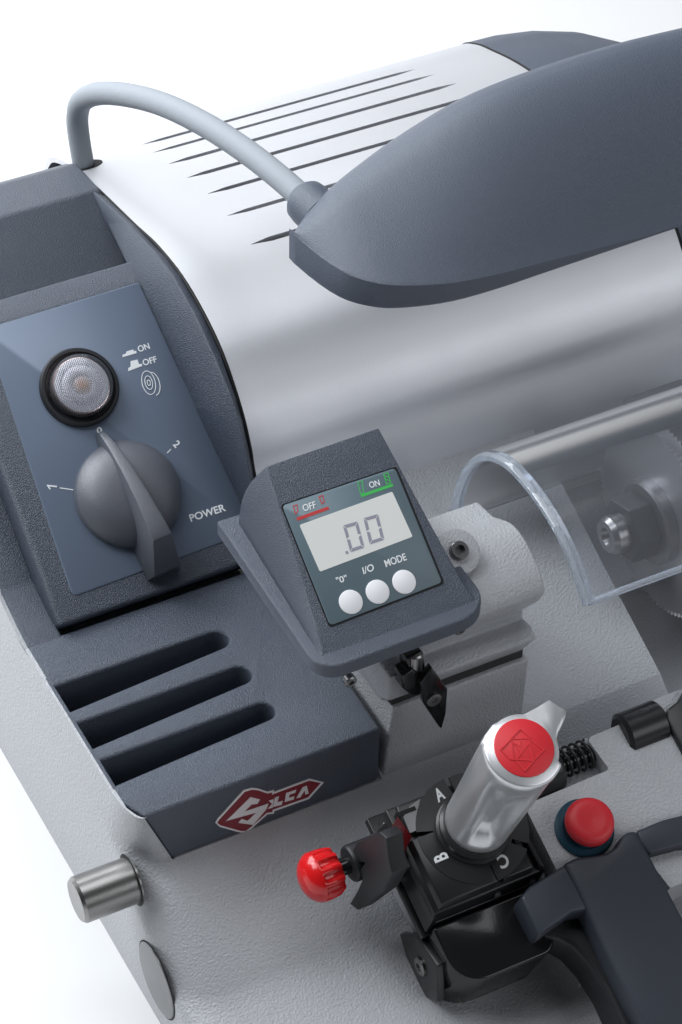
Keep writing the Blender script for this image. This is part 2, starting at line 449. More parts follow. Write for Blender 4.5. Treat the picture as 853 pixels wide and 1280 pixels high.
# curved wall between console and cover
low = [PL(*q, CP.o, CP.ez) for q in [(322, 675), (317, 663), (294, 612), (267, 560), (243, 507), (220, 455), (197, 404), (174, 353)]]
low += [P(157, 327, 'X', PL(174, 353, CP.o, CP.ez).x+.6), P(135, 280, 'X', 80), P(116, 238, 'X', 82)]
upx = [(318, 640), (314, 605), (309, 572), (300, 528), (287, 490), (268, 447), (244, 395), (217, 346), (195, 316), (160, 279), (116, 238)]
up = [P(*q, 'X', 82) for q in upx]
# outer edge just under the cover skin
def prof_near(y, z):
    best = min(range(len(PR)), key=lambda i: (PR[i][0]-y)**2+(PR[i][1]-z)**2); return PR[best]
outr = []
for q in up:
    a, c = prof_near(q.y, q.z); outr.append(Vector((86.0, a, c)))
b = MB()
nl = len(low)
dn = [Vector((86, p.y, min(p.z, q.z)-20)) for p, q in zip(low, outr)]
b.loft([[low[i], up[i], outr[i], dn[i]] for i in range(nl)])
b.build('console_wall', M['housing'], housing, bevel=0.8, angle=35, seg=2)

# gasket line between wall and cover
gk = [Vector((86.5, y-0.2, z-0.6)) for y, z in PR if y < 268]
b = MB(); b.tube(gk, 0.75, 8); b.build('cover_gasket', M['seam'], mach)

# ---- label plate -------------------------------------------------------------
def quad_px(fr, pts, h=0): return [fr.px(*q, h) for q in pts]
TLx = CP.px(0, 414)[0]-5.0
q = quad_px(CP, [(91, 746), (317, 663), (174, 353)], 0.25)
q = [q[0], (q[1][0]-0.2, q[1][1]), (q[2][0]-0.2, q[2][1]), (q[0][0]+3.4, q[2][1]-0.3)]
b = MB(); b.prism(CP, rounded_poly(q, [2.5, .5, .5, 2.5]), -1, 0.3)
plate = b.build('power_panel', M['plate'], housing, bevel=0.12, angle=40, seg=1)
H = 0.3
text_px('lettering', 'ON', CP, (174, 440.5), (188, 436), (171.5, 433), M['white'], plate, h=H, bold=.015)
text_px('lettering', 'OFF', CP, (180, 457.5), (197, 452.5), (177.5, 450), M['white'], plate, h=H, bold=.015)
text_px('lettering', 'POWER', CP, (239, 652.5), (283, 638.5), (236, 643.5), M['white'], plate, h=H, bold=.02)
text_px('lettering', '0', CP, (122.2, 542.5), (128.3, 540.5), (120.5, 535), M['white'], plate, h=H)
text_px('lettering', '2', CP, (215.8, 556.2), (219.8, 560.6), (222.3, 549.6), M['white'], plate, h=H)
def spx(fr, lines, w, m_, name, parent, h, th=.12):
    return strokes(fr, [[fr.px(*p, h) for p in l] for l in lines], w, h, h+th).build(name, m_, parent, smooth=False)
spx(CP, [[(62.5, 610.8), (60, 607), (70.5, 608.3)]], 0.55, M['white'], 'numeral', plate, H)
spx(CP, [[(75.5, 610), (91, 612.3)]], 0.35, M['white'], 'dial_tick', plate, H); spx(CP, [[(209.5, 566), (213.5, 562)]], 0.35, M['white'], 'dial_tick', plate, H)
b = MB()
b.prism(CP, [CP.px(*p, H) for p in [(153.5, 446.5), (171, 441.5), (170.5, 438.5), (167.5, 439), (166.5, 437), (158, 439.5), (158, 442), (153.5, 443.5)]], H, H+.12)
b.prism(CP, [CP.px(*p, H) for p in [(160.5, 464), (178, 457.5), (177.5, 454.8), (174, 455.3), (172, 449.5), (163.5, 451.5), (163.5, 458.5), (160.8, 460)]], H, H+.12)
b.build('switch_symbol', M['white'], plate, smooth=False)
def ring_px(fr, c, ax, ay, ang, n=28, a0=0, a1=2*math.pi):
    out = []
    for k in range(n+1):
        t = a0+(a1-a0)*k/n; x = ax*math.cos(t); y = ay*math.sin(t)
        out.append((c[0]+x*math.cos(ang)-y*math.sin(ang), c[1]+x*math.sin(ang)+y*math.cos(ang)))
    return out
spx(CP, [ring_px(CP, (186, 478.5), 8.2, 15, -.25), ring_px(CP, (191.5, 480), 8.2, 14.8, -.25, 14, -1.5, 1.5), ring_px(CP, (186, 478.5), 4.6, 8.6, -.25), ring_px(CP, (186, 478.8), 1.9, 3.6, -.25, 14)], 0.28, M['white'], 'wheel_symbol', plate, H)

# lamp push button
lc = CP.px(100, 484, 2); L0 = CP.at(lc[0], lc[1], H)
b = MB(); b.lathe(L0, [(15.2, 0), (15.2, 1.8), (14.6, 2.6), (13.6, 2.7), (13.0, 1.4), (11.9, 0.8), (11.9, -1)], 64)
pb = b.build('power_button', M['rubber'], housing, angle=28)
b = MB(); b.lathe(L0, [(11.6, 0.2), (11.6, 6.9), (11.2, 7.6), (10.6, 7.8), (0.01, 7.9)], 56); b.build('lens_body', M['lens'], pb, angle=35)
b = MB(); b.lathe(L0, [(11.2, .4), (10.8, .8), (10.8, 4.8), (10.2, 5.0)], 48)
b.build('reflector', mat('lamp_reflector', (0.62, 0.50, 0.47), 0.25, metal=0.8, bump=[(500, .2, 'noise')]), pb, angle=35, origin=L0(0, 0, 0))
L1 = L0.at(0, 0, 5.1)
b = MB(); b.lathe(L1, [(10.4, 0), (10.4, 0.15), (8.2, .45), (7.7, .1), (7.2, .5), (4.0, .6), (3.5, .2), (3.0, .6), (0.01, .7)], 56)
b.build('lens_face', M['lensgrid'], pb, angle=50, origin=L1(0, 0, 0))

# rotary switch knob
kc = CP.px(163, 619, 5)
K1 = CP.at(kc[0]+.3, kc[1]+1.0, H)
b = MB(); b.lathe(K1, [(20.4, 0), (20.4, 3.0), (19.8, 4.2), (17.0, 7.2), (13.5, 9.4), (8, 10.5), (0.01, 10.8)], 72)
knob = b.build('rotary_switch', M['knob'], housing, angle=50)
# grip bar: narrow at the pointer, wide and high at the other end
t0 = Vector(CP.px(128, 538, 6)); t1 = Vector(CP.px(213, 712, 10))
ax = (t1-t0).normalized(); GR = Fr(CP(t0.x, t0.y, 0), CP.ex*ax.x+CP.ey*ax.y, CP.ez.cross(CP.ex*ax.x+CP.ey*ax.y), CP.ez)
Lg = (t1-t0).length
rings = []
for t, wt, wb, zb, zt in [(0, 1.1, 1.8, .5, 4.5), (.12, 1.7, 2.9, .5, 9.5), (.3, 2.2, 4.4, .5, 14), (.5, 2.8, 5.6, .5, 17), (.72, 3.6, 6.6, .5, 18.5), (.80, 3.9, 7.0, .5, 18.2), (1.0, 5.6, 7.0, .5, 6.5)]:
    x = t*Lg
    rings.append([GR(x, -wb, zb), GR(x, -wt, zt), GR(x, wt, zt), GR(x, wb, zb)])
b = MB(); b.loft(rings); b.build('grip_bar', M['knob'], knob, bevel=0.35, angle=25, seg=2)

# ---- badge on the front face --------------------------------------------------
BF = Fr((0, -0.02, 0), (1, 0, 0), (0, 0, 1))               # ez = -Y
def z6(x, y): return (260+x*.18757, 960+y*.18757)
outl = [(48, 362), (62, 335), (235, 145), (290, 130), (330, 133), (395, 155), (440, 143), (438, 157), (675, 68), (770, 93), (672, 202), (440, 284), (438, 300), (395, 304), (292, 397), (252, 426), (212, 426), (75, 387)]
def poly_off(c, pts, k): return [(c[0]+(p[0]-c[0])*k, c[1]+(p[1]-c[1])*k) for p in pts]
o_ = [BF.px(*z6(*p)) for p in outl]
b = MB(); b.prism(BF, o_, 0, 0.35)
badge = b.build('key_badge', M['badgewhite'], housing, smooth=False)
inn = [(60, 361), (72, 341), (243, 155), (292, 141), (330, 144), (395, 166), (424, 159), (424, 174), (674, 80), (748, 96), (663, 191), (428, 273), (427, 288), (390, 293), (286, 386), (248, 414), (216, 414), (82, 377)]
b = MB(); b.prism(BF, [BF.px(*z6(*p)) for p in inn], 0.3, 0.45); b.build('badge_field', M['badge'], badge, smooth=False)
def zb(x, y): return (260+x*.18757, 960+y*.18757)
for nm, s_ in (('letter_s', [(280, 187), (343, 203), (326, 232), (287, 236), (240, 282), (262, 276), (400, 230), (385, 268), (298, 372), (198, 358), (222, 332), (262, 345), (318, 290), (118, 346)]),
               ('letter_i', [(402, 212), (436, 200), (428, 258), (395, 265), (424, 232)]),
               ('letter_l', [(443, 190), (470, 182), (458, 222), (495, 212), (488, 238), (432, 252)]),
               ('letter_c', [(518, 160), (585, 138), (578, 158), (540, 170), (535, 192), (572, 182), (568, 202), (508, 220)]),
               ('letter_a', [(585, 195), (628, 122), (655, 112), (668, 163), (645, 170), (641, 142), (612, 188)])):
    b = MB(); b.prism(BF, [BF.px(*zb(*p)) for p in s_], 0.45, 0.6); b.build(nm, M['badgewhite'], badge, smooth=False)

# ---- satin cover ----------------------------------------------------------------
X0c, X1c = 86.6, 284.0
arc = [0.0]
for a, c in zip(PR[:-1], PR[1:]): arc.append(arc[-1]+math.dist(a, c))
TOT = arc[-1]
def at_s(s):
    s = max(0, min(TOT-1e-6, s))
    for i in range(len(arc)-1):
        if arc[i+1] >= s:
            t = (s-arc[i])/(arc[i+1]-arc[i]); a, c = PR[i], PR[i+1]; return a[0]+(c[0]-a[0])*t, a[1]+(c[1]-a[1])*t
def cover_hit(u, v):
    """arc position and X where photo position meets the cover"""
    d = ray(u, v); best = None
    for i in range(len(PR)-1):
        a = np.array(PR[i]); c = np.array(PR[i+1]); e = c-a
        # CAM + d t = (a + e w)
        A = np.array([[d[1], -e[0]], [d[2], -e[1]]]); r_ = np.array([a[0]-CAM[1], a[1]-CAM[2]])
        try: t, w = np.linalg.solve(A, r_)
        except Exception: continue
        if -1e-6 <= w <= 1+1e-6 and (best is None or t < best[0]): best = (t, arc[i]+w*(arc[i+1]-arc[i]), CAM[0]+d[0]*t)
    return best and best[1:]
slotpx = [((197, 176.5), (503, 90)), ((211, 187), (527, 96)), ((230.6, 201), (555, 107)), ((253.4, 218.3), (586, 121)), ((279.8, 238.7), (620, 137)), ((305, 266), (655, 160)), ((334.3, 302), (690, 192))]
slots = []
for (a, c) in slotpx:
    h1 = cover_hit(*a); h2 = cover_hit(*c)
    if h1 and h2: slots.append(((h1[0]+h2[0])/2 if abs(h1[0]-h2[0]) < 9 else h1[0], h1[1], max(h2[1], 230) if h2 else 240))
    elif h1: slots.append((h1[0], h1[1], 245))
slots.sort()
xs = sorted(set([X0c, X1c]+[x for s_ in slots for x in (s_[1]-7, s_[1]-3, s_[1]+2, s_[2]-3, s_[2]+2, s_[2]+6)]+list(np.linspace(X0c, X1c, 12))))
xs = [x for x in xs if X0c <= x <= X1c]
def wid(s_, x):
    a, b_ = s_[1]-7, s_[2]+6
    if x <= a+.01 or x >= b_-.01: return 0.0
    t = min(1, (x-a)/9, (b_-x)/9); return 2.8*t
edges = [None]+slots+[None]
vs, fs = [], []
def strip(lo, hi, n):
    """rows from lo(x) to hi(x)"""
    base_i = len(vs)
    for x in xs:
        for k in range(n+1):
            s0 = lo(x); s1 = hi(x); y, z = at_s(s0+(s1-s0)*k/n); vs.append(Vector((x, y, z)))
    for i in range(len(xs)-1):
        for k in range(n): fs.append((base_i+i*(n+1)+k, base_i+i*(n+1)+k+1, base_i+(i+1)*(n+1)+k+1, base_i+(i+1)*(n+1)+k))
for i in range(len(edges)-1):
    a, c = edges[i], edges[i+1]
    lo = (lambda x, a=a: 0.0 if a is None else a[0]+wid(a, x)/2)
    hi = (lambda x, c=c: TOT if c is None else c[0]-wid(c, x)/2)
    span = (TOT if c is None else c[0])-(0 if a is None else a[0])
    strip(lo, hi, max(3, int(span/3)))
cover = link_mesh('motor_cover', vs, fs, M['cover'], mach, angle=50)
cover.modifiers.clear()
so = cover.modifiers.new('thickness', 'SOLIDIFY'); so.thickness = 2.2*S; so.offset = -1
if True:
    # make sure the thickness goes inwards
    nrm = cover.data.polygons[len(cover.data.polygons)//2].normal
    so.offset = -1 if nrm.z > 0 else 1
e = cover.modifiers.new('edge_split', 'EDGE_SPLIT'); e.split_angle = math.radians(50)
b = MB()
b.loft([[Vector((x, y, z)) for y, z in [(p[0]+(200-p[0])*.05, p[1]-6) for p in PR]] for x in (X0c+2, X1c-2)], closed=False)
b.build('inner_shell', M['seam'], cover, angle=60)

# dark end housing beyond the right seam
def outset(k): return [(200+(y-200)*k, 20+(z-20)*k) for y, z in PR]
rings = []
for x, k in [(X1c+0.7, .985), (X1c+.9, 1.002), (X1c+15, 1.0), (X1c+32, .98), (X1c+50, .935), (X1c+66, .86), (X1c+78, .76), (X1c+84, .6)]:
    rings.append([Vector((x, y, z)) for y, z in outset(k)])
b = MB(); b.loft(rings, closed=False); b.build('end_housing', M['housing_smooth'], mach, angle=50)
b = MB(); b.tube([Vector((X1c+.3, y, z-.4)) for y, z in PR], 0.8, 8); b.build('end_gasket', M['seam'], mach)

# ---- lamp arm (dark pod) ---------------------------------------------------------
ZP = 160.0
tipb = P(368, 330, 'Z', ZP); tipt = P(368, 290, 'X', tipb.x)
front = [P(*q, 'Z', ZP) for q in [(368, 330), (398, 355), (430, 375), (465, 385), (500, 387), (560, 380), (620, 364), (700, 337), (853, 285)]]
fcur = smooth_curve(front, 6)
yline = fcur[-1].y
def yfront(x):
    for a, c in zip(fcur[:-1], fcur[1:]):
        if a.x <= x <= c.x+1e-9: return a.y+(c.y-a.y)*(x-a.x)/max(1e-6, c.x-a.x)
    return yline
silh = [(368, 290), (400, 248), (450, 205), (520, 156), (600, 112), (740, 63), (853, 35)]
xs_p = [tipb.x+240*(k/44)**1.9 for k in range(45)]
# ridge line heights from the silhouette: ridge runs at depth YR(x)
def YB(x): return tipb.y+1+34*(1-math.exp(-(x-tipb.x)/38.0))
def YR(x): return yfront(x)+(YB(x)-yfront(x))*0.66
def ridge_z(x):
    lo_, best = None, None
    pr = []
    for a, c in zip(silh[:-1], silh[1:]):
        for k in range(60):
            t = k/60; u = a[0]+(c[0]-a[0])*t; v = a[1]+(c[1]-a[1])*t
            y = YR(x); q_ = P(u, v, 'Y', y); pr.append((abs(q_.x-x), q_.z))
    pr.sort(); return pr[0][1]
def zrim(x):
    d = x-tipb.x; return ZP+max(1.0, 12.5-d*0.085)
def to_px(p):
    c = RM.T @ (np.array(p)-CAM); return 426.5+F*c[0]/-c[2], 640-F*c[1]/-c[2]
scv = [(p.x, p.y) for p in smooth_curve([(a, c, 0) for a, c in silh+[(1000, 2), (1200, -40)]], 8)]
def sil_v(u):
    for a, c in zip(scv[:-1], scv[1:]):
        if a[0] <= u <= c[0]: return a[1]+(c[1]-a[1])*(u-a[0])/(c[0]-a[0])
    return 290 if u < 400 else -60
def pod_ring(x, zt):
    ya, yb_, zr = yfront(x), YB(x), zrim(x)
    zt = max(zt, zr+.5); ring = [Vector((x, ya+1.0, ZP)), Vector((x, ya, ZP+1.2)), Vector((x, ya, zr-.4)), Vector((x, ya+.5, zr))]
    if yb_-ya < 4: yb_ = ya+4
    yr = ya+(yb_-ya)*.66
    for k in range(1, 15):
        w_ = k/14; ring.append(Vector((x, ya+1.0+(yr-ya-1.0)*w_, zr+(zt-zr)*(1-(1-w_)**(1.30+.65*min(1, (x-tipb.x)/170))))))
    for k in range(1, 9):
        a = k/8*math.pi/2; ring.append(Vector((x, yr+(yb_-yr)*math.sin(a), zr+(zt-zr)*math.cos(a))))
    ring.append(Vector((x, yb_, ZP)))
    return ring
rings = []; zts = []
for x in xs_p:
    lo_, hi_ = zrim(x)+.5, zrim(x)+60
    for _ in range(22):
        mid_ = (lo_+hi_)/2
        ok = all(to_px(p)[1] >= sil_v(to_px(p)[0])-.3 for p in pod_ring(x, mid_)[4:-1])
        if ok: lo_ = mid_
        else: hi_ = mid_
    if x > tipb.x+165: lo_ = min(lo_, zts[-1])
    zts.append(lo_)
for _ in range(3): zts = [zts[0]]+[(zts[k-1]+2*zts[k]+zts[k+1])/4 for k in range(1, len(zts)-1)]+[zts[-1]]
rings = [pod_ring(x, z) for x, z in zip(xs_p, zts)]
b = MB(); b.loft(rings)
pod = b.build('lamp_arm', M['housing_smooth'], mach, angle=30)

# cable with its boot, arching from the cover to the lamp arm
bt = P(402, 243, 'Y', YB(tipb.x+8)+2)
ca = P(106, 208, 'X', 92.5)
hit = cover_hit(106, 207)
cs = Vector((hit[1], *at_s(hit[0])))
cab_px = [(106, 207, 0.0), (99, 172, .02), (97, 145, .05), (103, 126, .10), (124, 117, .17), (160, 119, .28), (205, 131, .42), (255, 155, .56), (305, 187, .70), (350, 222, .84), (388, 256, .96)]
# vertical plane through both ends
pn_ = Vector((bt.x-cs.x, bt.y-cs.y, 0)).cross(Vector((0, 0, 1))).normalized()
pth = [PL(u, v, cs, pn_) for u, v, _ in cab_px]
pth[0] = cs-Vector((0, 0, 4))
pth = smooth_curve(pth, 6)
rad = [(p-Vector(CAM)).length/F*(13.2+3.2*i/len(pth)) for i, p in enumerate(pth)]
b = MB(); b.tube(pth, rad, 20); cable = b.build('lamp_cable', M['cable'], mach, angle=80)
tdir = (pth[-1]-pth[-4]).normalized(); fb = Fr(pth[-1]-tdir*5, tdir.orthogonal(), tdir.cross(tdir.orthogonal()), tdir)
b = MB(); b.lathe(fb, [(4.6, -.5), (6.8, .3), (8.0, 2), (8.4, 5), (8.4, 13)], 40); b.build('cable_boot', M['housing_smooth'], pod, angle=45)
y_, z_ = at_s(hit[0]); y2, z2 = at_s(hit[0]+2)
sl = Fr((hit[1], y_, z_), (1, 0, 0), (0, y2-y_, z2-z_))
b = MB(); b.prism(sl, [(8.2*math.cos(t)-.5, 5.6*math.sin(t)) for t in [k*math.pi/16 for k in range(32)]], -0.5, 0.15)
b.build('cable_opening', M['seam'], cover, smooth=False)

# ---- digital gauge ----------------------------------------------------------------
fl = math.radians(35)
dq = P(413, 782, 'Z', 96)
DP = Fr((0, dq.y, dq.z), (1, 0, 0), (0, math.cos(fl), math.sin(fl)))
hTL, hTR, hBL, hBR = [DP.px(*q) for q in [(333, 583), (473, 535), (404, 809), (578, 729)]]
ZFl = 91.0
flpx = [(276, 652), (300, 694), (381, 812), (400, 829), (430, 833), (570, 777), (590, 757), (594, 733), (585, 712)]
flp = [P(*q, 'Z', ZFl) for q in flpx]
yback = DP(0, hTL[1]).y+9
xl, xr_ = flp[0].x-.5, flp[-1].x
fpoly = [(p.x, p.y) for p in flp]
fpoly = [(48.6, 62)]+[(47.2, -12.5), (54.5, -21.0), (101, -20.3), (112.5, -12.5), (114.5, 0), (114.5, 58)]
fpoly = rounded_poly([(48.6, 62), (46.9, -20.8), (114.2, -20.0), (114.8, 60)], [1, 9, 13, 1], 8)
b = MB(); b.prism(W, [(x*.985+1.2, y*.97+.6) for x, y in fpoly], ZFl-7, ZFl-5.5, top=fpoly)
b.prism(W, fpoly, ZFl-5.5, ZFl)
gauge = b.build('digital_gauge', M['housing'], mach, bevel=1.1, angle=35)
# wedge hood
ft = [DP(*hTL), DP(*hTR), DP(*hBR), DP(*hBL)]
il = [P(*q, 'Z', ZFl-.5) for q in [(289, 643), (385, 800)]]
b = MB()
tl, tr, brr, bll = ft
bbl = Vector((il[0].x+.3, yback+8, ZFl-.5)); bfl = Vector((50.3, -14.8, ZFl-.5)); bfr = Vector((110.5, -14.8, ZFl-.5)); bbr = Vector((110.8, yback+8, ZFl-.5))
# rings along depth: profile curve for the bulging left flank
def mix(a, c, t): return a+(c-a)*t
rows = []
for t in [0, .12, .3, .5, .7, .88, 1]:
    top_l = mix(bll, tl, t); top_r = mix(brr, tr, t); bo_l = mix(bfl, bbl, t); bo_r = mix(bfr, bbr, t)
    row = [bo_l]
    for k in range(1, 6):
        w = k/6; p = mix(bo_l, top_l, w); bulge = math.sin(w*math.pi)*t; row.append(p+Vector((-2.2*bulge, 1.0*bulge, 2.0*bulge)))
    row += [top_l, top_r]
    for k in range(5, 0, -1):
        w = k/6; p = mix(bo_r, top_r, w); bulge = math.sin(w*math.pi)*t; row.append(p+Vector((1.6*bulge, 0, 1.0*bulge)))
    row.append(bo_r); rows.append(row)
b.loft(rows)
hood = b.build('gauge_hood', M['housing'], gauge, bevel=1.6, angle=32, seg=4)
# foil plate
q4 = [DP.px(*q, .3) for q in [(413, 782), (553, 728), (494, 585), (353, 632)]]
b = MB(); b.prism(DP, rounded_poly([(q4[0][0]-.5, q4[0][1]-.6), (q4[1][0]+.8, q4[1][1]-.6), (q4[2][0]+.8, q4[2][1]+.5), (q4[3][0]-.5, q4[3][1]+.5)], 1.2), -1, .12)
b.build('foil_recess', M['seam'], gauge, smooth=False)
b = MB(); b.prism(DP, rounded_poly(q4, 1.4), -.5, .35)
foil = b.build('gauge_foil', M['dplate'], gauge, bevel=.1, seg=1)
def z8(x, y): return (330+x*.26964, 570+y*.26964)
def dpx(x, y, h=.35): return DP.px(*z8(x, y), h)
b = MB(); b.prism(DP, rounded_poly([dpx(260, 537), dpx(690, 374), dpx(595, 165), dpx(165, 320)], .6), .1, .45)
screen = b.build('lcd_screen', M['lcd'], foil, smooth=False)
def quadpt(Q, u, v):
    tl_, tr_, br_, bl_ = [Vector(p) for p in Q]; return tuple((tl_*(1-u)+tr_*u)*(1-v)+(bl_*(1-u)+br_*u)*v)
def seg_poly(Q, pts): return [quadpt(Q, u, v) for u, v in pts]
b = MB()
w_, g_ = .20, .03; hv = .12
for Q in ([dpx(366, 323), dpx(434, 303), dpx(467, 425), dpx(401, 447)], [dpx(461, 289), dpx(529, 269), dpx(559, 388), dpx(491, 411)]):
    segs = [[(g_, 0), (1-g_, 0), (1-w_, hv), (w_, hv)], [(g_, 1), (1-g_, 1), (1-w_, 1-hv), (w_, 1-hv)],
            [(0, g_), (w_, hv+g_), (w_, .45), (0, .49)], [(1, g_), (1-w_, hv+g_), (1-w_, .45), (1, .49)],
            [(0, .52), (w_, .56), (w_, 1-hv-g_), (0, 1-g_)], [(1, .52), (1-w_, .56), (1-w_, 1-hv-g_), (1, 1-g_)]]
    for s_ in segs: b.prism(DP, seg_poly(Q, s_), .45, .5)
c_ = dpx(385, 448); b.prism(DP, [(c_[0]-.5, c_[1]-.5), (c_[0]+.5, c_[1]-.5), (c_[0]+.5, c_[1]+.5), (c_[0]-.5, c_[1]+.5)], .45, .5)
b.build('lcd_digits', M['lcd_seg'], screen, smooth=False)
def dtext(s, bl, br, tl, m_=M['white'], bold=.01): return text_obj('lettering', s, DP, dpx(*bl), dpx(*br), dpx(*tl), m_, foil, h=.35, bold=bold)
dtext('OFF', (185, 259), (244, 241), (177, 227)); dtext('ON', (493, 150), (540, 137), (485, 122))
dtext('"0"', (340, 593), (389, 579), (332, 564)); dtext('I/O', (463, 549), (513, 530), (455, 517)); dtext('MODE', (567, 516), (664, 482), (556, 484))
def dstroke(lines, w, m_, name): return strokes(DP, [[dpx(*p) for p in l] for l in lines], w, .35, .42).build(name, m_, foil, smooth=False)
dstroke([[(160, 291), (294, 243)]], 1.1, M['redprint'], 'off_bar')
dstroke([[(136, 232), (153, 226), (158, 256), (147, 268), (136, 232)], [(256, 189), (273, 183), (280, 212), (269, 222), (256, 189)]], .3, M['redprint'], 'off_symbol')
dstroke([[(457, 183), (592, 136)]], 1.0, M['greenprint'], 'on_bar')
dstroke([[(435, 122), (456, 116), (463, 170), (450, 178), (435, 122)], [(556, 84), (575, 78), (588, 124), (570, 131), (556, 84)], [(556, 90), (578, 100)], [(560, 105), (582, 115)]], .3, M['greenprint'], 'on_symbol')
for c2 in ((403, 677), (527, 630), (650, 584)):
    x, y = dpx(*c2); b = MB(); b.lathe(DP.at(x, y, .3), [(4.2, 0), (4.2, .25), (3.9, .42), (0.01, .5)], 40)
    b.build('membrane_button', M['membrane'], foil, angle=40)
# side seam of the hood
b = MB(); b.tube([DP(hTR[0]+1.2, 34, -2.5), DP(hTR[0]+3.8, 14, -2.8)], .35, 6)

# ---- tracer head casting under the gauge --------------------------------------------
XH = 143.0
def yz(u, v, X=XH): p = P(u, v, 'X', X); return (p.y, p.z)
cap = [yz(*q) for q in [(618, 645), (640, 653), (655, 670), (668, 694), (678, 718), (683, 740), (676, 750), (655, 762), (655, 772), (665, 782), (672, 798), (655, 812)]]
ymin_f = cap[-2]
hp_ = smooth_curve([(a, c, 0) for a, c in cap[:6]], 4)
capc = [(p.x, p.y) for p in hp_]+cap[6:]
capc += [(8, cap[-1][1]-1), (46, cap[-1][1]-1), (50, 66), (40, 80)]
b = MB(); b.prism(WX(84.5), capc, 0, XH-84.5)
head = b.build('tracer_head', M['cast'], mach, bevel=1.3, angle=32)
# recessed pocket floor drawn as real pocket lip on the lower flange
fy = cap[-2][0]; fz = cap[-2][1]
fcx = P(430, 850, 'Y', fy-.5)
b = MB()
for a in [[(655, 812), (540, 862), (545, 800), (640, 772)]]:
    pass
# clamp lugs at the left end
b = MB(); b.prism(WX(82.0), [(fy-1.0, fz+9), (fy-1.0, fz-3), (fy+3, fz-6), (fy+16, fz-6), (fy+20, fz+9)], 0, 9)
b.build('clamp_lug', M['cast'], head, bevel=1.0)
b = MB(); b.box(W, 88.5, 142.5, 2.6, 40, cap[-1][1]-4.2, cap[-1][1]+.5); b.build('gap_spacer', M['gap'], head, smooth=False)
# boss screw
bs = P(571, 690, 'Z', 88)
bfr = Fr(P(572, 690, 'Y', 8)+Vector((0, 0, 0)), (1, 0, 0), (0, .82, .57))
b = MB(); b.lathe(bfr.at(0, 0, -3), [(8.2, 0), (8.2, 3.4), (7.4, 3.8)], 40); b.build('boss', M['cast'], head, angle=40)
b = MB(); b.lathe(bfr, [(3.4, 0), (3.4, 2.6), (3.0, 3.1), (1.9, 3.1), (1.8, 1), (0.01, 1)], 32); b.build('screw', M['darksteel'], head, angle=30)

# box under the head
bt_z = cap[-1][1]-3.4
b = MB()
lo = [(84.5, .6), (143.6, .6), (143.6, 60), (84.5, 60)]; hi = [(88.0, .6), (144.4, .6), (144.4, 60), (88.0, 60)]
b.prism(W, lo, -6, bt_z, top=hi)
b.build('tracer_support', M['cast'], mach, bevel=1.2, angle=40)

# tracer point: black bracket and pointed blade
def pp(u, v, Y): return P(u, v, 'Y', Y)
YT = fy-5
FT = Fr((0, YT, 0), (1, 0, 0), (0, 0, 1))
def ft_(u, v): return FT.px(u, v)
b = MB(); b.prism(FT, [ft_(*q) for q in [(507, 822), (527, 812), (533, 842), (511, 850)]], -6, 1)
b.prism(FT, [ft_(*q) for q in [(498, 840), (512, 832), (536, 838), (532, 862), (512, 866), (500, 856)]], -4, 2.2)
tb = b.build('tracer_bracket', M['blackplastic'], head, bevel=.8)
b = MB(); b.prism(FT, [ft_(*q) for q in [(517, 842), (531, 822), (551, 850), (549, 880), (544, 899), (541, 898), (521, 868)]], 2.3, 5.2)
b.build('tracer_point', M['blackplastic'], head, bevel=.5)
x, y = ft_(533, 862); b = MB(); b.lathe(FT.at(x, y, 5.2), [(2.8, 0), (2.8, .8), (2.2, 1.0), (1.2, .9), (1.0, .3), (0.01, .3)], 24); b.build('point_screw', M['darksteel'], tb, angle=30)
b = MB(); q = P(518, 822, 'Y', YT+1); b.lathe(Fr(q, (1, 0, 0), (0, 1, 0)), [(3, -6), (3, 2), (2.4, 2.6)], 24); b.build('stud', M['steel'], head, angle=30)
for u, v in ((437, 850), (574, 785)):
    q = P(u, v, 'Y', fy-1.5); b = MB(); b.lathe(Fr(q, (1, 0, 0), (0, 0, 1)), [(2.3, -1), (2.3, 1.2), (1.8, 1.6), (1.0, 1.6), (.9, .8), (.01, .8)], 24); b.build('screw', M['darksteel'], head, angle=30)

# ---- spindle, cutter ---------------------------------------------------------------
CY, CZ, CX = 36.0, 43.0, 220.0
FX = Fr((CX, CY, CZ), (0, 1, 0), (0, 0, -1))             # ez = -X, towards the viewer's left
teeth = []
NT = 96
for k in range(NT):
    a = 2*math.pi*k/NT; teeth += [(39.6*math.cos(a), 39.6*math.sin(a)), (38.0*math.cos(a+.012), 38.0*math.sin(a+.012)), (37.6*math.cos(a+.045), 37.6*math.sin(a+.045))]
b = MB(); b.prism(FX, teeth, -5, 0)
cutter = b.build('cutter_wheel', M['cutter'], mach, smooth=False)
b = MB(); b.lathe(FX, [(17, 0.01), (17, 4.0), (15.8, 5)], 48); b.build('washer', M['darksteel'], cutter, angle=30)
b = MB(); b.prism(FX, circle(13.2, 6, a0=.3), 5, 15, top=circle(13.0, 6, a0=.3)); b.build('hex_nut', M['rubber'], cutter, bevel=.8)
b = MB(); b.lathe(FX, [(7.6, 15), (7.6, 20), (6.4, 22), (3.6, 22), (2.6, 19.5), (0.01, 19.0)], 36); b.build('spindle_nose', M['steel'], cutter, angle=30)
b = MB(); b.lathe(FX, [(24, -60), (24, -6), (20, -5.2)], 48); b.build('spindle_housing', M['rubber'], mach, angle=30)

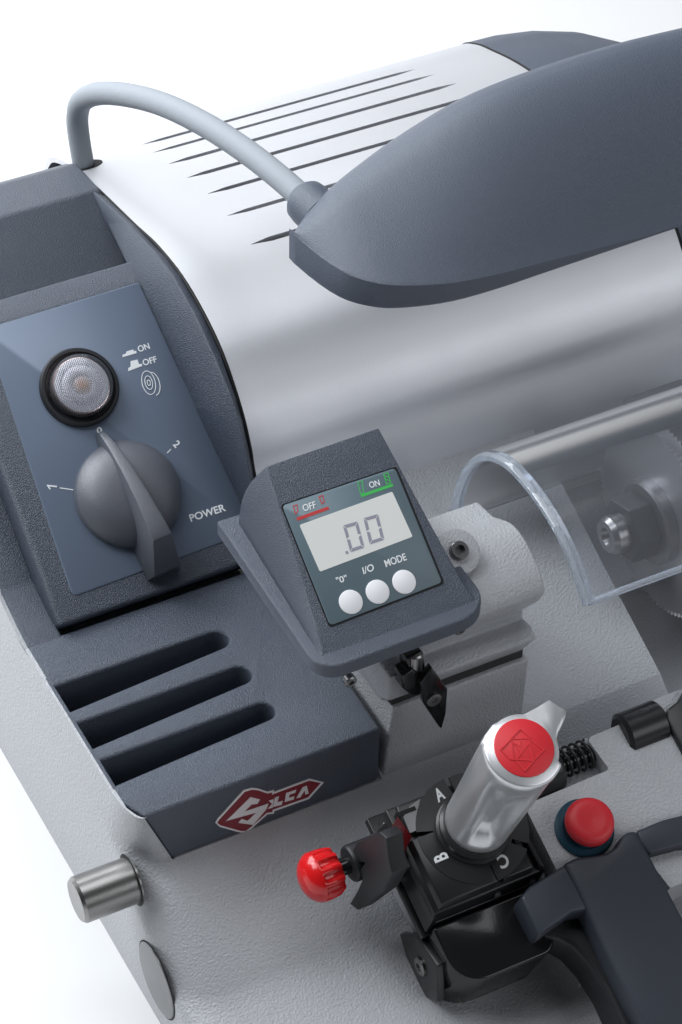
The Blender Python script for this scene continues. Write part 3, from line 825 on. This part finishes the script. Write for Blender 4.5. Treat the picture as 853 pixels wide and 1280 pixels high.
# ---- clear guard ------------------------------------------------------------------
XG = 155.0
garc = [yz(*q, XG) for q in [(566, 640), (570, 612), (582, 582), (602, 566), (628, 570), (655, 594), (685, 634), (712, 684), (738, 755)]]
gc = [(p.x, p.y) for p in smooth_curve([(a, c, 0) for a, c in garc], 5)]
gc = gc[::-1]+[(gc[0][0]+3, gc[0][1]-2.5), (gc[0][0]+8, gc[0][1]-3.2), (gc[0][0]+24, gc[0][1]-3.2)]
TH = 3.6
def offset_line(pts, d):
    out = []
    for i, p in enumerate(pts):
        a = Vector(pts[max(i-1, 0)]); c = Vector(pts[min(i+1, len(pts)-1)]); t = (c-a).normalized(); n_ = Vector((-t.y, t.x)); out.append((p[0]+n_.x*d, p[1]+n_.y*d))
    return out
gi = offset_line(gc, -TH)
ctr = (sum(p[0] for p in gc)/len(gc), sum(p[1] for p in gc)/len(gc)-15)
if math.dist(gi[len(gc)//2], ctr) > math.dist(gc[len(gc)//2], ctr): gi = offset_line(gc, TH)
vs, fs, mi = [], [], []
nG = len(gc); GX = [XG, XG+3, 240, 330, 425]
for x in GX:
    vs += [Vector((x, y, z)) for y, z in gc]+[Vector((x, y, z)) for y, z in gi]
for j in range(len(GX)-1):
    A, B_ = j*2*nG, (j+1)*2*nG
    for i in range(nG-1):
        fs.append((A+i, A+i+1, B_+i+1, B_+i)); mi.append(0)
        fs.append((A+nG+i+1, A+nG+i, B_+nG+i, B_+nG+i+1)); mi.append(0)
    for i in (0, nG-1):
        fs.append((A+i, A+nG+i, B_+nG+i, B_+i)); mi.append(1)
for i in range(nG-1): fs.append((i+1, i, nG+i, nG+i+1)); mi.append(1)
guard = link_mesh('clear_guard', vs, fs, [M['clear'], M['clearedge']], mach, matidx=mi, fix=False, angle=40)
rim_o = [(y, z) for y, z in gc[:-3]]; rim_i = gi[:-3]
b = MB(); nR = len(rim_o)
o2 = offset_line(rim_o, -.35 if math.dist(offset_line(gc, .3)[3], gi[3]) > math.dist(gc[3], gi[3]) else .35)
rings = [[Vector((XG-1.6, o2[i][0]*.8+rim_i[i][0]*.2, o2[i][1]*.8+rim_i[i][1]*.2)), Vector((XG-.2, *rim_o[i])), Vector((XG+2.2, *rim_o[i])), Vector((XG+2.2, *rim_i[i])), Vector((XG-.2, *rim_i[i])), Vector((XG-1.6, rim_i[i][0]*.8+rim_o[i][0]*.2, rim_i[i][1]*.8+rim_o[i][1]*.2))] for i in range(nR)]
b.loft(rings); b.build('guard_rim', M['clearedge'], guard, angle=50)
b = MB(); b.tube([Vector((x, (gc[0][0]+gi[0][0])/2, gc[0][1]-.3)) for x in (XG, 240, 330, 425)], 1.3, 12); b.build('guard_edge', M['clearedge'], guard, angle=50)
b = MB(); fe = [(yz(566, 640, XG)[0]-1, 0)]
fz0 = gc[-1][1]
b.prism(W, rounded_poly([(137, gc[-3][0]), (XG+.5, gc[-3][0]-4), (XG+.5, gc[-1][0]), (137, gc[-1][0])], [3, .1, .1, 2]), fz0-3.4, fz0+.02)
b.build('guard_flange', M['clear'], guard, bevel=.4)
# screw on the flange
fz_g = gc[-1][1]
sp = P(607, 602, 'Z', fz_g+.3)
b = MB(); b.lathe(Fr(sp, (1, 0, 0), (0, 1, 0)), [(5.5, 0), (5.5, .8), (3.9, 1.2), (3.9, 2.2), (3.0, 3.2), (0.01, 3.6)], 32); b.build('guard_screw', M['steel'], guard, angle=30)

# ---- carriage, vice -----------------------------------------------------------------
ta = math.radians(23.6)
O = P(603, 1045, 'Y', -48)
K = Fr(O, (1, 0, 0), (0, math.cos(ta), math.sin(ta)))
kp = K.px
# carriage casting: block with a flat top, rounded front
b = MB()
Hc = -1.0
tp = [kp(*q, Hc) for q in [(640, 1024), (700, 992), (766, 960), (735, 923)]]
ye = 5.0
b.prism(Fr(K(-26, 0, 0), K.ey, K.ez), [(-17, -36), (16, -36), (20, -25), (18, -19), (-17, -19)], 0, 56)
b.prism(K, rounded_poly([(20, -24), (52, -24), (56, -42), (110, -42), (110, 24), (74, 24), (72, 20), (53.5, 19.6), (56.0, 5.8), (20, 5.0)], [.1, .1, .1, .1, .1, 1, 2, 2, 1, .1]), -26, Hc)
carriage = b.build('vice_carriage', M['cast'], mach, bevel=1.5, angle=35)
b = MB(); cyl = Fr(K(-28.2, 0, 0), K.ey, K.ez)
hd = [(-3+25*math.cos(t), -9+24*math.sin(t)) for t in [math.pi+math.pi*k/28 for k in range(29)]]
hd = [(min(max(y, -27.5 if z < -21 else -20.4), 21), z) for y, z in hd]
b.prism(cyl, [(y*.93-.2, z*.93-.6) for y, z in hd], 0, 2.2, top=hd); b.prism(cyl, hd, 2.2, 47)
b.build('carriage_barrel', M['cast'], carriage, bevel=1.2, angle=35)
b = MB(); b.prism(K, [(38, 4), (58, 4), (58, 22), (38, 22)], -22, -9); b.build('spring_bed', M['cast'], carriage, bevel=1)

# vice body with slots between jaws
XA, XB, YA, YBk = -30.0, 19.5, -21.5, 24.5
vb = MB()
def jaw(poly, z0, z1, ztop_in=5.5):
    cx_ = sum(p[0] for p in poly)/len(poly); cy_ = sum(p[1] for p in poly)/len(poly)
    vb.prism(K, poly, z0, z1, top=[(x+(5.5 if x == XA else (-3.5 if x == XB else 0)), y+(4.5 if y == YA else (-3.5 if y == YBk else 0))) for x, y in poly])
gp = 1.2
xm, ym = -1.5, 5.0
ch = 6
A0 = [(XA, 10.2), (-8, 10.2), (-3.4, 14), (-3.4, YBk), (XA+ch, YBk), (XA, YBk-ch)]
B0 = [(XA, 8.0), (XA, YA), (-2.0, YA), (-2.0, -6), (-6, 8.0)]
C0 = [(0.2, YA), (XB-7.2, YA), (XB-7.2, -7), (0.2, -7)]
D0 = [(XB-5.2, YA), (XB, YA+3), (XB, 15), (10, 15), (10, -7), (XB-5.4, -7)]
E0 = [(-1.8, 15.6), (XB, 15.6), (XB, YBk-6), (XB-6, YBk), (-1.8, YBk)]
vice_col = K
vice = plain('key_vice', (0, 0, 0)) if False else None
b = MB(); b.prism(K, [(XA+2.5, YA+2.5), (XB-2, YA+2.5), (XB-2, YBk-2.5), (XA+2.5, YBk-2.5)], -15, -3)
vicebody = b.build('key_vice', M['black'], mach, bevel=.8)
for poly in (A0, B0, C0, D0, E0):
    vb = MB(); jaw(poly, -13.5, 0.0); vb.build('vice_jaw', M['black'], vicebody, bevel=.45, angle=25, seg=2)
b = MB(); b.box(K, XA-1, XB-3, YA-1, YBk, -18.5, -14.8); b.build('lower_jaw', M['black'], vicebody, bevel=.6)
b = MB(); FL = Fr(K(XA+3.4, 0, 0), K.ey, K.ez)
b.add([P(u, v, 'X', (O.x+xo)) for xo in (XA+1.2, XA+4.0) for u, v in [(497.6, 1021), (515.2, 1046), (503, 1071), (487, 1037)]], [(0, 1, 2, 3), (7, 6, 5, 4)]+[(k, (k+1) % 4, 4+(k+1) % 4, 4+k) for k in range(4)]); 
b.build('red_reflection', mat('reflected_red', (0.10, 0.006, 0.008), .25), vicebody, bevel=.2)  # red reflection on the jaw side, put in as a coloured quad
DC = K.at(-2.0, 3.8, 0)
b = MB(); b.lathe(DC, [(14.5, -1), (14.5, 0.25)], 72); dial = b.build('letter_dial', M['black'], vicebody, angle=30)
for a0_, a1_ in ((95, 163), (168, 264.5), (270, 317), (323, 449)):
    n_ = max(4, int((a1_-a0_)/5)); aa = [math.radians(a0_+(a1_-a0_)*k/n_) for k in range(n_+1)]
    pl_ = [(20.6*math.cos(a), min(20.6*math.sin(a), 20.2)) for a in aa]+[(14*math.cos(a), 14*math.sin(a)) for a in reversed(aa)]
    b = MB(); b.prism(DC, pl_, -1, .28); b.build('dial_sector', M['black'], dial, smooth=False)
b = MB(); b.prism(K, [(XA+6, 10.4), (XA+10, 10.4), (-19.5, 13), (-17.5, 17), (-15, 20.5), (XA+10.5, YBk-5), (XA+6.4, YBk-8)], -.5, .12)
b.build('milled_facet', M['darksteel'], vicebody, smooth=False)  # lighter metal plate puts the milled top's reflection into the colour
b = MB(); b.prism(K, [(XA+4.6, 17.2), (XA+12, 17.2), (XA+12, 18.8), (XA+4.6, 18.8)], -.5, .2); b.build('jaw_slot', M['seam'], vicebody, smooth=False)
b = MB(); b.lathe(DC, [(13.5, .2), (13.5, 1.0), (12.6, 1.8), (12.6, 2.8), (13.1, 3.4), (13.1, 4.8), (12.0, 5.6)], 64); b.build('collar', M['black'], vicebody, angle=30)
def z1c(x, y): return (460+x*.28136, 940+y*.28136)
text_px('lettering', 'A', K, (548.3, 1003.6), (557.6, 997.4), (541, 988.5), M['white'], dial, h=.3, bold=.03)
text_px('lettering', 'B', K, (561.2, 1072.3), (557.5, 1064), (544.5, 1079.3), M['white'], dial, h=.3, bold=.03)
text_px('lettering', 'C', K, (631.5, 1065.7), (619.8, 1071.1), (638.8, 1081.7), M['white'], dial, h=.3, bold=.03)

# silver grip handle
def g4(x, y): return (540+x*.25791, 860+y*.25791)
gout = [(245, 262), (262, 225), (300, 175), (350, 150), (440, 130), (500, 100), (570, 57), (658, 115), (635, 170), (612, 215), (603, 250), (608, 300), (603, 350)]
GO = []
for q_ in gout:
    x_, y_ = kp(*g4(*q_), 62); x_ -= 2.6; y_ -= 8.6; GO.append((math.atan2(y_, x_) % (2*math.pi), math.hypot(x_, y_)))
def outline_r(phi, base):
    best = base
    for (a0_, r0_), (a1_, r1_) in zip(GO[:-1], GO[1:]):
        lo_, hi_ = (a0_, a1_); dl = (lo_-hi_) % (2*math.pi)
        dd = (lo_-phi) % (2*math.pi)
        if dd <= dl < 1.5:
            # straight edge between the two traced points
            p_, q_ = Vector((r0_*math.cos(a0_), r0_*math.sin(a0_))), Vector((r1_*math.cos(a1_), r1_*math.sin(a1_)))
            e_ = q_-p_; d_ = Vector((math.cos(phi), math.sin(phi))); den = d_.x*e_.y-d_.y*e_.x
            if abs(den) > 1e-6: best = max(base*.9, (p_.x*e_.y-p_.y*e_.x)/den)
    return best
def teardrop(phi, h):
    t = h/62.0
    r = 11.7+1.9*t
    pang = math.radians(21)
    pl = max(0.0, min(1.0, (t-.50)/.42)); pl = pl*pl*(3-2*pl)
    r = r+(outline_r(phi, r)-r)*pl
    # thumb scoops on the front
    dd = (phi-math.radians(-122)+math.pi) % (2*math.pi)-math.pi
    wv = math.exp(-(abs(dd)/(.36+.42*max(0, t-.2)))**9)
    tt = max(0, min(1, (t-.17)/.10)); tt = tt*tt*(3-2*tt)
    te = max(0, min(1, (t-.55)/.40)); te = te*te*(3-2*te)
    r -= 6.0*wv*tt*(1-te)
    return r
rings = []
NPH = 96
for h in [4.5, 5.5, 8, 11, 14, 17, 20, 24, 28, 32, 36, 40, 44, 48, 51, 54, 57, 59.3, 61.0, 61.9, 62.3]:
    t = h/62; cx_ = -1.5+4.1*t; cy_ = 4.0+4.6*t
    ins = {4.5: -1.0, 59.3: .35, 61.0: .3, 61.9: 0, 62.3: -.6}.get(h, 0)
    rings.append([K(cx_+(teardrop(2*math.pi*k/NPH, h)+ins)*math.cos(2*math.pi*k/NPH), cy_+(teardrop(2*math.pi*k/NPH, h)+ins)*math.sin(2*math.pi*k/NPH), h) for k in range(NPH)])
b = MB(); b.loft(rings); grip = b.build('grip_handle', M['silver'], vicebody, angle=55)
G = K.at(2.6, 8.6, 62.2)
b = MB(); b.lathe(G, [(10.4, -.5), (10.4, .35), (10.0, .6), (0.01, .9)], 64); gcap = b.build('grip_cap', M['red'], grip, angle=40)
def g4(x, y): return (540+x*.25791, 860+y*.25791)
emb = [[(333, 300), (385, 248), (472, 245)], [(385, 245), (428, 200), (476, 240)], [(333, 300), (378, 345), (492, 352)], [(480, 255), (543, 300), (492, 352)], [(492, 355), (450, 402), (408, 355)],
       [(388, 255), (395, 350)], [(395, 265), (430, 285), (430, 260)], [(472, 250), (490, 345)], [(410, 345), (470, 270)], [(390, 262), (455, 345)]]
strokes(G, [[G.px(*g4(*p), .8) for p in l] for l in emb], .38, .3, .95).build('cap_emblem', M['red'], gcap, smooth=False)

# red adjusting knob on its threaded shaft
kx = K(-58, 10, -9)
KX = Fr(kx, K.ey, K.ez)                                   # ez = +X
b = MB(); b.lathe(KX, [(3.2, 4), (3.2, 34)], 24); rod = b.build('knob_shaft', M['blackplastic'], vicebody, angle=40)
ringsr = []
for z, r in [(-7.2, .3), (-7.05, 2.2), (-6.5, 4.4), (-5.5, 6.3), (-4.2, 7.7), (-2.8, 8.7), (-1.8, 9.1), (-1.2, 9.2), (-.6, 9.2), (2, 9.2), (5, 8.9), (6.6, 8.2), (7, 6.5)]:
    rg = []
    for k in range(96):
        a = 2*math.pi*k/96; u_ = math.cos(a*11); fl_ = .5+.5*max(-1, min(1, u_*2.2)) if -1.0 < z < 6.7 else 0
        rg.append(KX((r+(fl_-1)*.9*(1 if -1.0 < z < 6.7 else 0))*math.cos(a), (r+(fl_-1)*.9*(1 if -1.0 < z < 6.7 else 0))*math.sin(a), z))
    ringsr.append(rg)
b = MB(); b.loft(ringsr); b.build('red_knob', M['redgloss'], vicebody, angle=50)
# bracket
FB = Fr(K(-38, 0, 0), K.ey, K.ez)                          # profile in (K.y, K.z)
b = MB()
hb = -9
FBK = Fr(K(0, 10, 0), K.ex, K.ez)                         # plane x,z of K
prf = [(15, -16), (17, -4), (12, 0), (4, -1), (2, -8), (0, -14), (-8, -22), (-11, -25), (-8.5, -29), (0, -24), (8, -20)]
BX = O.x-45.0; BK = Fr((BX, 0, 0), (0, 1, 0), (0, 0, 1))
bo = [(441, 1061), (447, 1052), (474, 1040), (483, 1048), (485, 1072), (490, 1092), (478, 1115), (447, 1138), (437, 1130), (447, 1113), (453, 1099), (450, 1088), (456, 1079), (444, 1077)]
b.prism(BK, [(lambda q: (q.y, q.z))(P(u, v, 'X', BX)) for u, v in bo], 0, 6.5)
bc = K(-45, 10, -9)
b.lathe(Fr(bc, K.ey, K.ez), [(6.2, -1.5), (6.8, -.6), (6.8, 12)], 32)
b.build('stop_bracket', M['rubber'], vicebody, bevel=.9)
b = MB(); q = K(-40, -.5, -13)
b.box(K, -36, -26, 0, 16, -14, -4); b.build('bracket_arm', M['black'], vicebody, bevel=.8)

# lower black cover in front of the vice
b = MB()
b.prism(K, rounded_poly([(-28.5, -22), (-28.5, -45.5), (11, -45.5), (11, -22)], [1, 13, 6, 1], 8), -40, -8.5)
vcover = b.build('vice_cover', M['blackplastic'], carriage, bevel=1.4, angle=50, seg=4)
b = MB(); b.prism(Fr(K(-31.0, 0, 0), K.ey, K.ez), [(-20, -20), (-34, -14), (-43, -30), (-38, -40), (-22, -40), (-14, -36)], 0, 3)
b.build('cover_side_plate', M['black'], vcover, bevel=.7)
b = MB(); b.lathe(Fr(K(-31.1, -29, -29), K.ey, -K.ez), [(3.6, 0), (3.6, .8), (3, 1.2), (1.6, 1.2), (1.5, .3), (.01, .3)], 24); b.build('screw', M['steel'], vcover, angle=30)

# e-stop
ec = K.at(*kp(731, 1035, 0), Hc)
b = MB(); b.lathe(ec, [(10.9, 0), (10.9, 1.4), (10.2, 1.9), (8.2, 1.9), (7.4, .6), (0.01, .6)], 56); es = b.build('stop_button', M['teal'], carriage, angle=30)
b = MB(); b.lathe(ec, [(6.2, .5), (6.2, 4), (8.4, 5.0), (8.9, 6.2), (8.9, 8.0), (8.3, 9.6), (7.0, 10.4), (4.5, 10.2), (0.01, 9.6)], 56)
b.build('stop_cap', M['red'], es, angle=60)

# spring, plunger and block hole
q = kp(712, 952, 3); yS = q[1]+2.5
FS = Fr(K(0, yS, -6), K.ey, K.ez)                        # ez = +X
b = MB(); b.lathe(FS, [(9.5, 14), (9.5, 38), (8.7, 39.5)], 40); plg = b.build('plunger', M['black'], vicebody, angle=30)
b = MB(); b.lathe(FS, [(3.6, 39), (3.6, 62)], 24); b.build('plunger_rod', M['blackplastic'], vicebody, angle=30)
hel = []
for k in range(5*20+1):
    a = 2*math.pi*k/20; hel.append(FS(5.3*math.cos(a), 5.3*math.sin(a), 39.5+k/100*15))
b = MB(); b.tube(hel, .55, 8); b.build('spring', M['black'], vicebody, angle=80)
# black roller in the block notch and the far vice at the right edge
rc = kp(808, 915, 0)
b = MB(); b.lathe(Fr(K(rc[0]-8, rc[1]+3, -4), K.ey, K.ez), [(6.5, 0), (8.2, 1.2), (8.2, 16), (7.2, 17)], 40); b.build('side_bushing', M['black'], carriage, angle=30)
fv = [kp(*q, 0) for q in [(832, 902), (833, 888), (846, 878), (862, 850), (900, 840), (900, 960), (872, 975), (858, 950)]]
b = MB(); b.prism(K, fv, -14, 1.5); b.build('far_vice_jaw', M['black'], vicebody, bevel=1.0)

# feed lever
hpts = [(704, 1079), (722, 1071), (741, 1069), (758, 1066), (770, 1058), (778, 1044), (786, 1039), (797, 1037), (806, 1055), (856, 1150), (900, 1230), (930, 1330), (835, 1330), (790, 1250), (757, 1185), (722, 1112)]
hl = [kp(*q, 5) for q in hpts]
b = MB(); b.prism(K, hl, -8, 5); lever = b.build('feed_lever', M['lever'], mach, bevel=1.8, angle=25, seg=4)
for pts_ in ([(652, 1122), (662, 1108), (704, 1082), (730, 1080), (745, 1118), (742, 1136), (716, 1140), (676, 1168)], [(796, 1038), (830, 1024), (870, 1014), (905, 1014), (905, 1052), (850, 1058), (812, 1068), (800, 1052)]):
    b = MB(); b.prism(K, [kp(*q, 4) for q in pts_], -16, 4.0); b.build('lever_hub', M['lever'], lever, bevel=1.2, angle=30, seg=3)
b = MB(); b.prism(K, [kp(*q, -7) for q in [(672, 1158), (700, 1120), (740, 1110), (770, 1185), (800, 1250), (850, 1340), (805, 1345), (780, 1290), (757, 1240), (735, 1205), (716, 1184), (698, 1174), (680, 1172)]], -24, -6)
b.build('lever_side', M['rubber'], lever, bevel=2.0, angle=30)
for a in bpy.data.objects:
    if 'loc_mm' in a: del a['loc_mm']
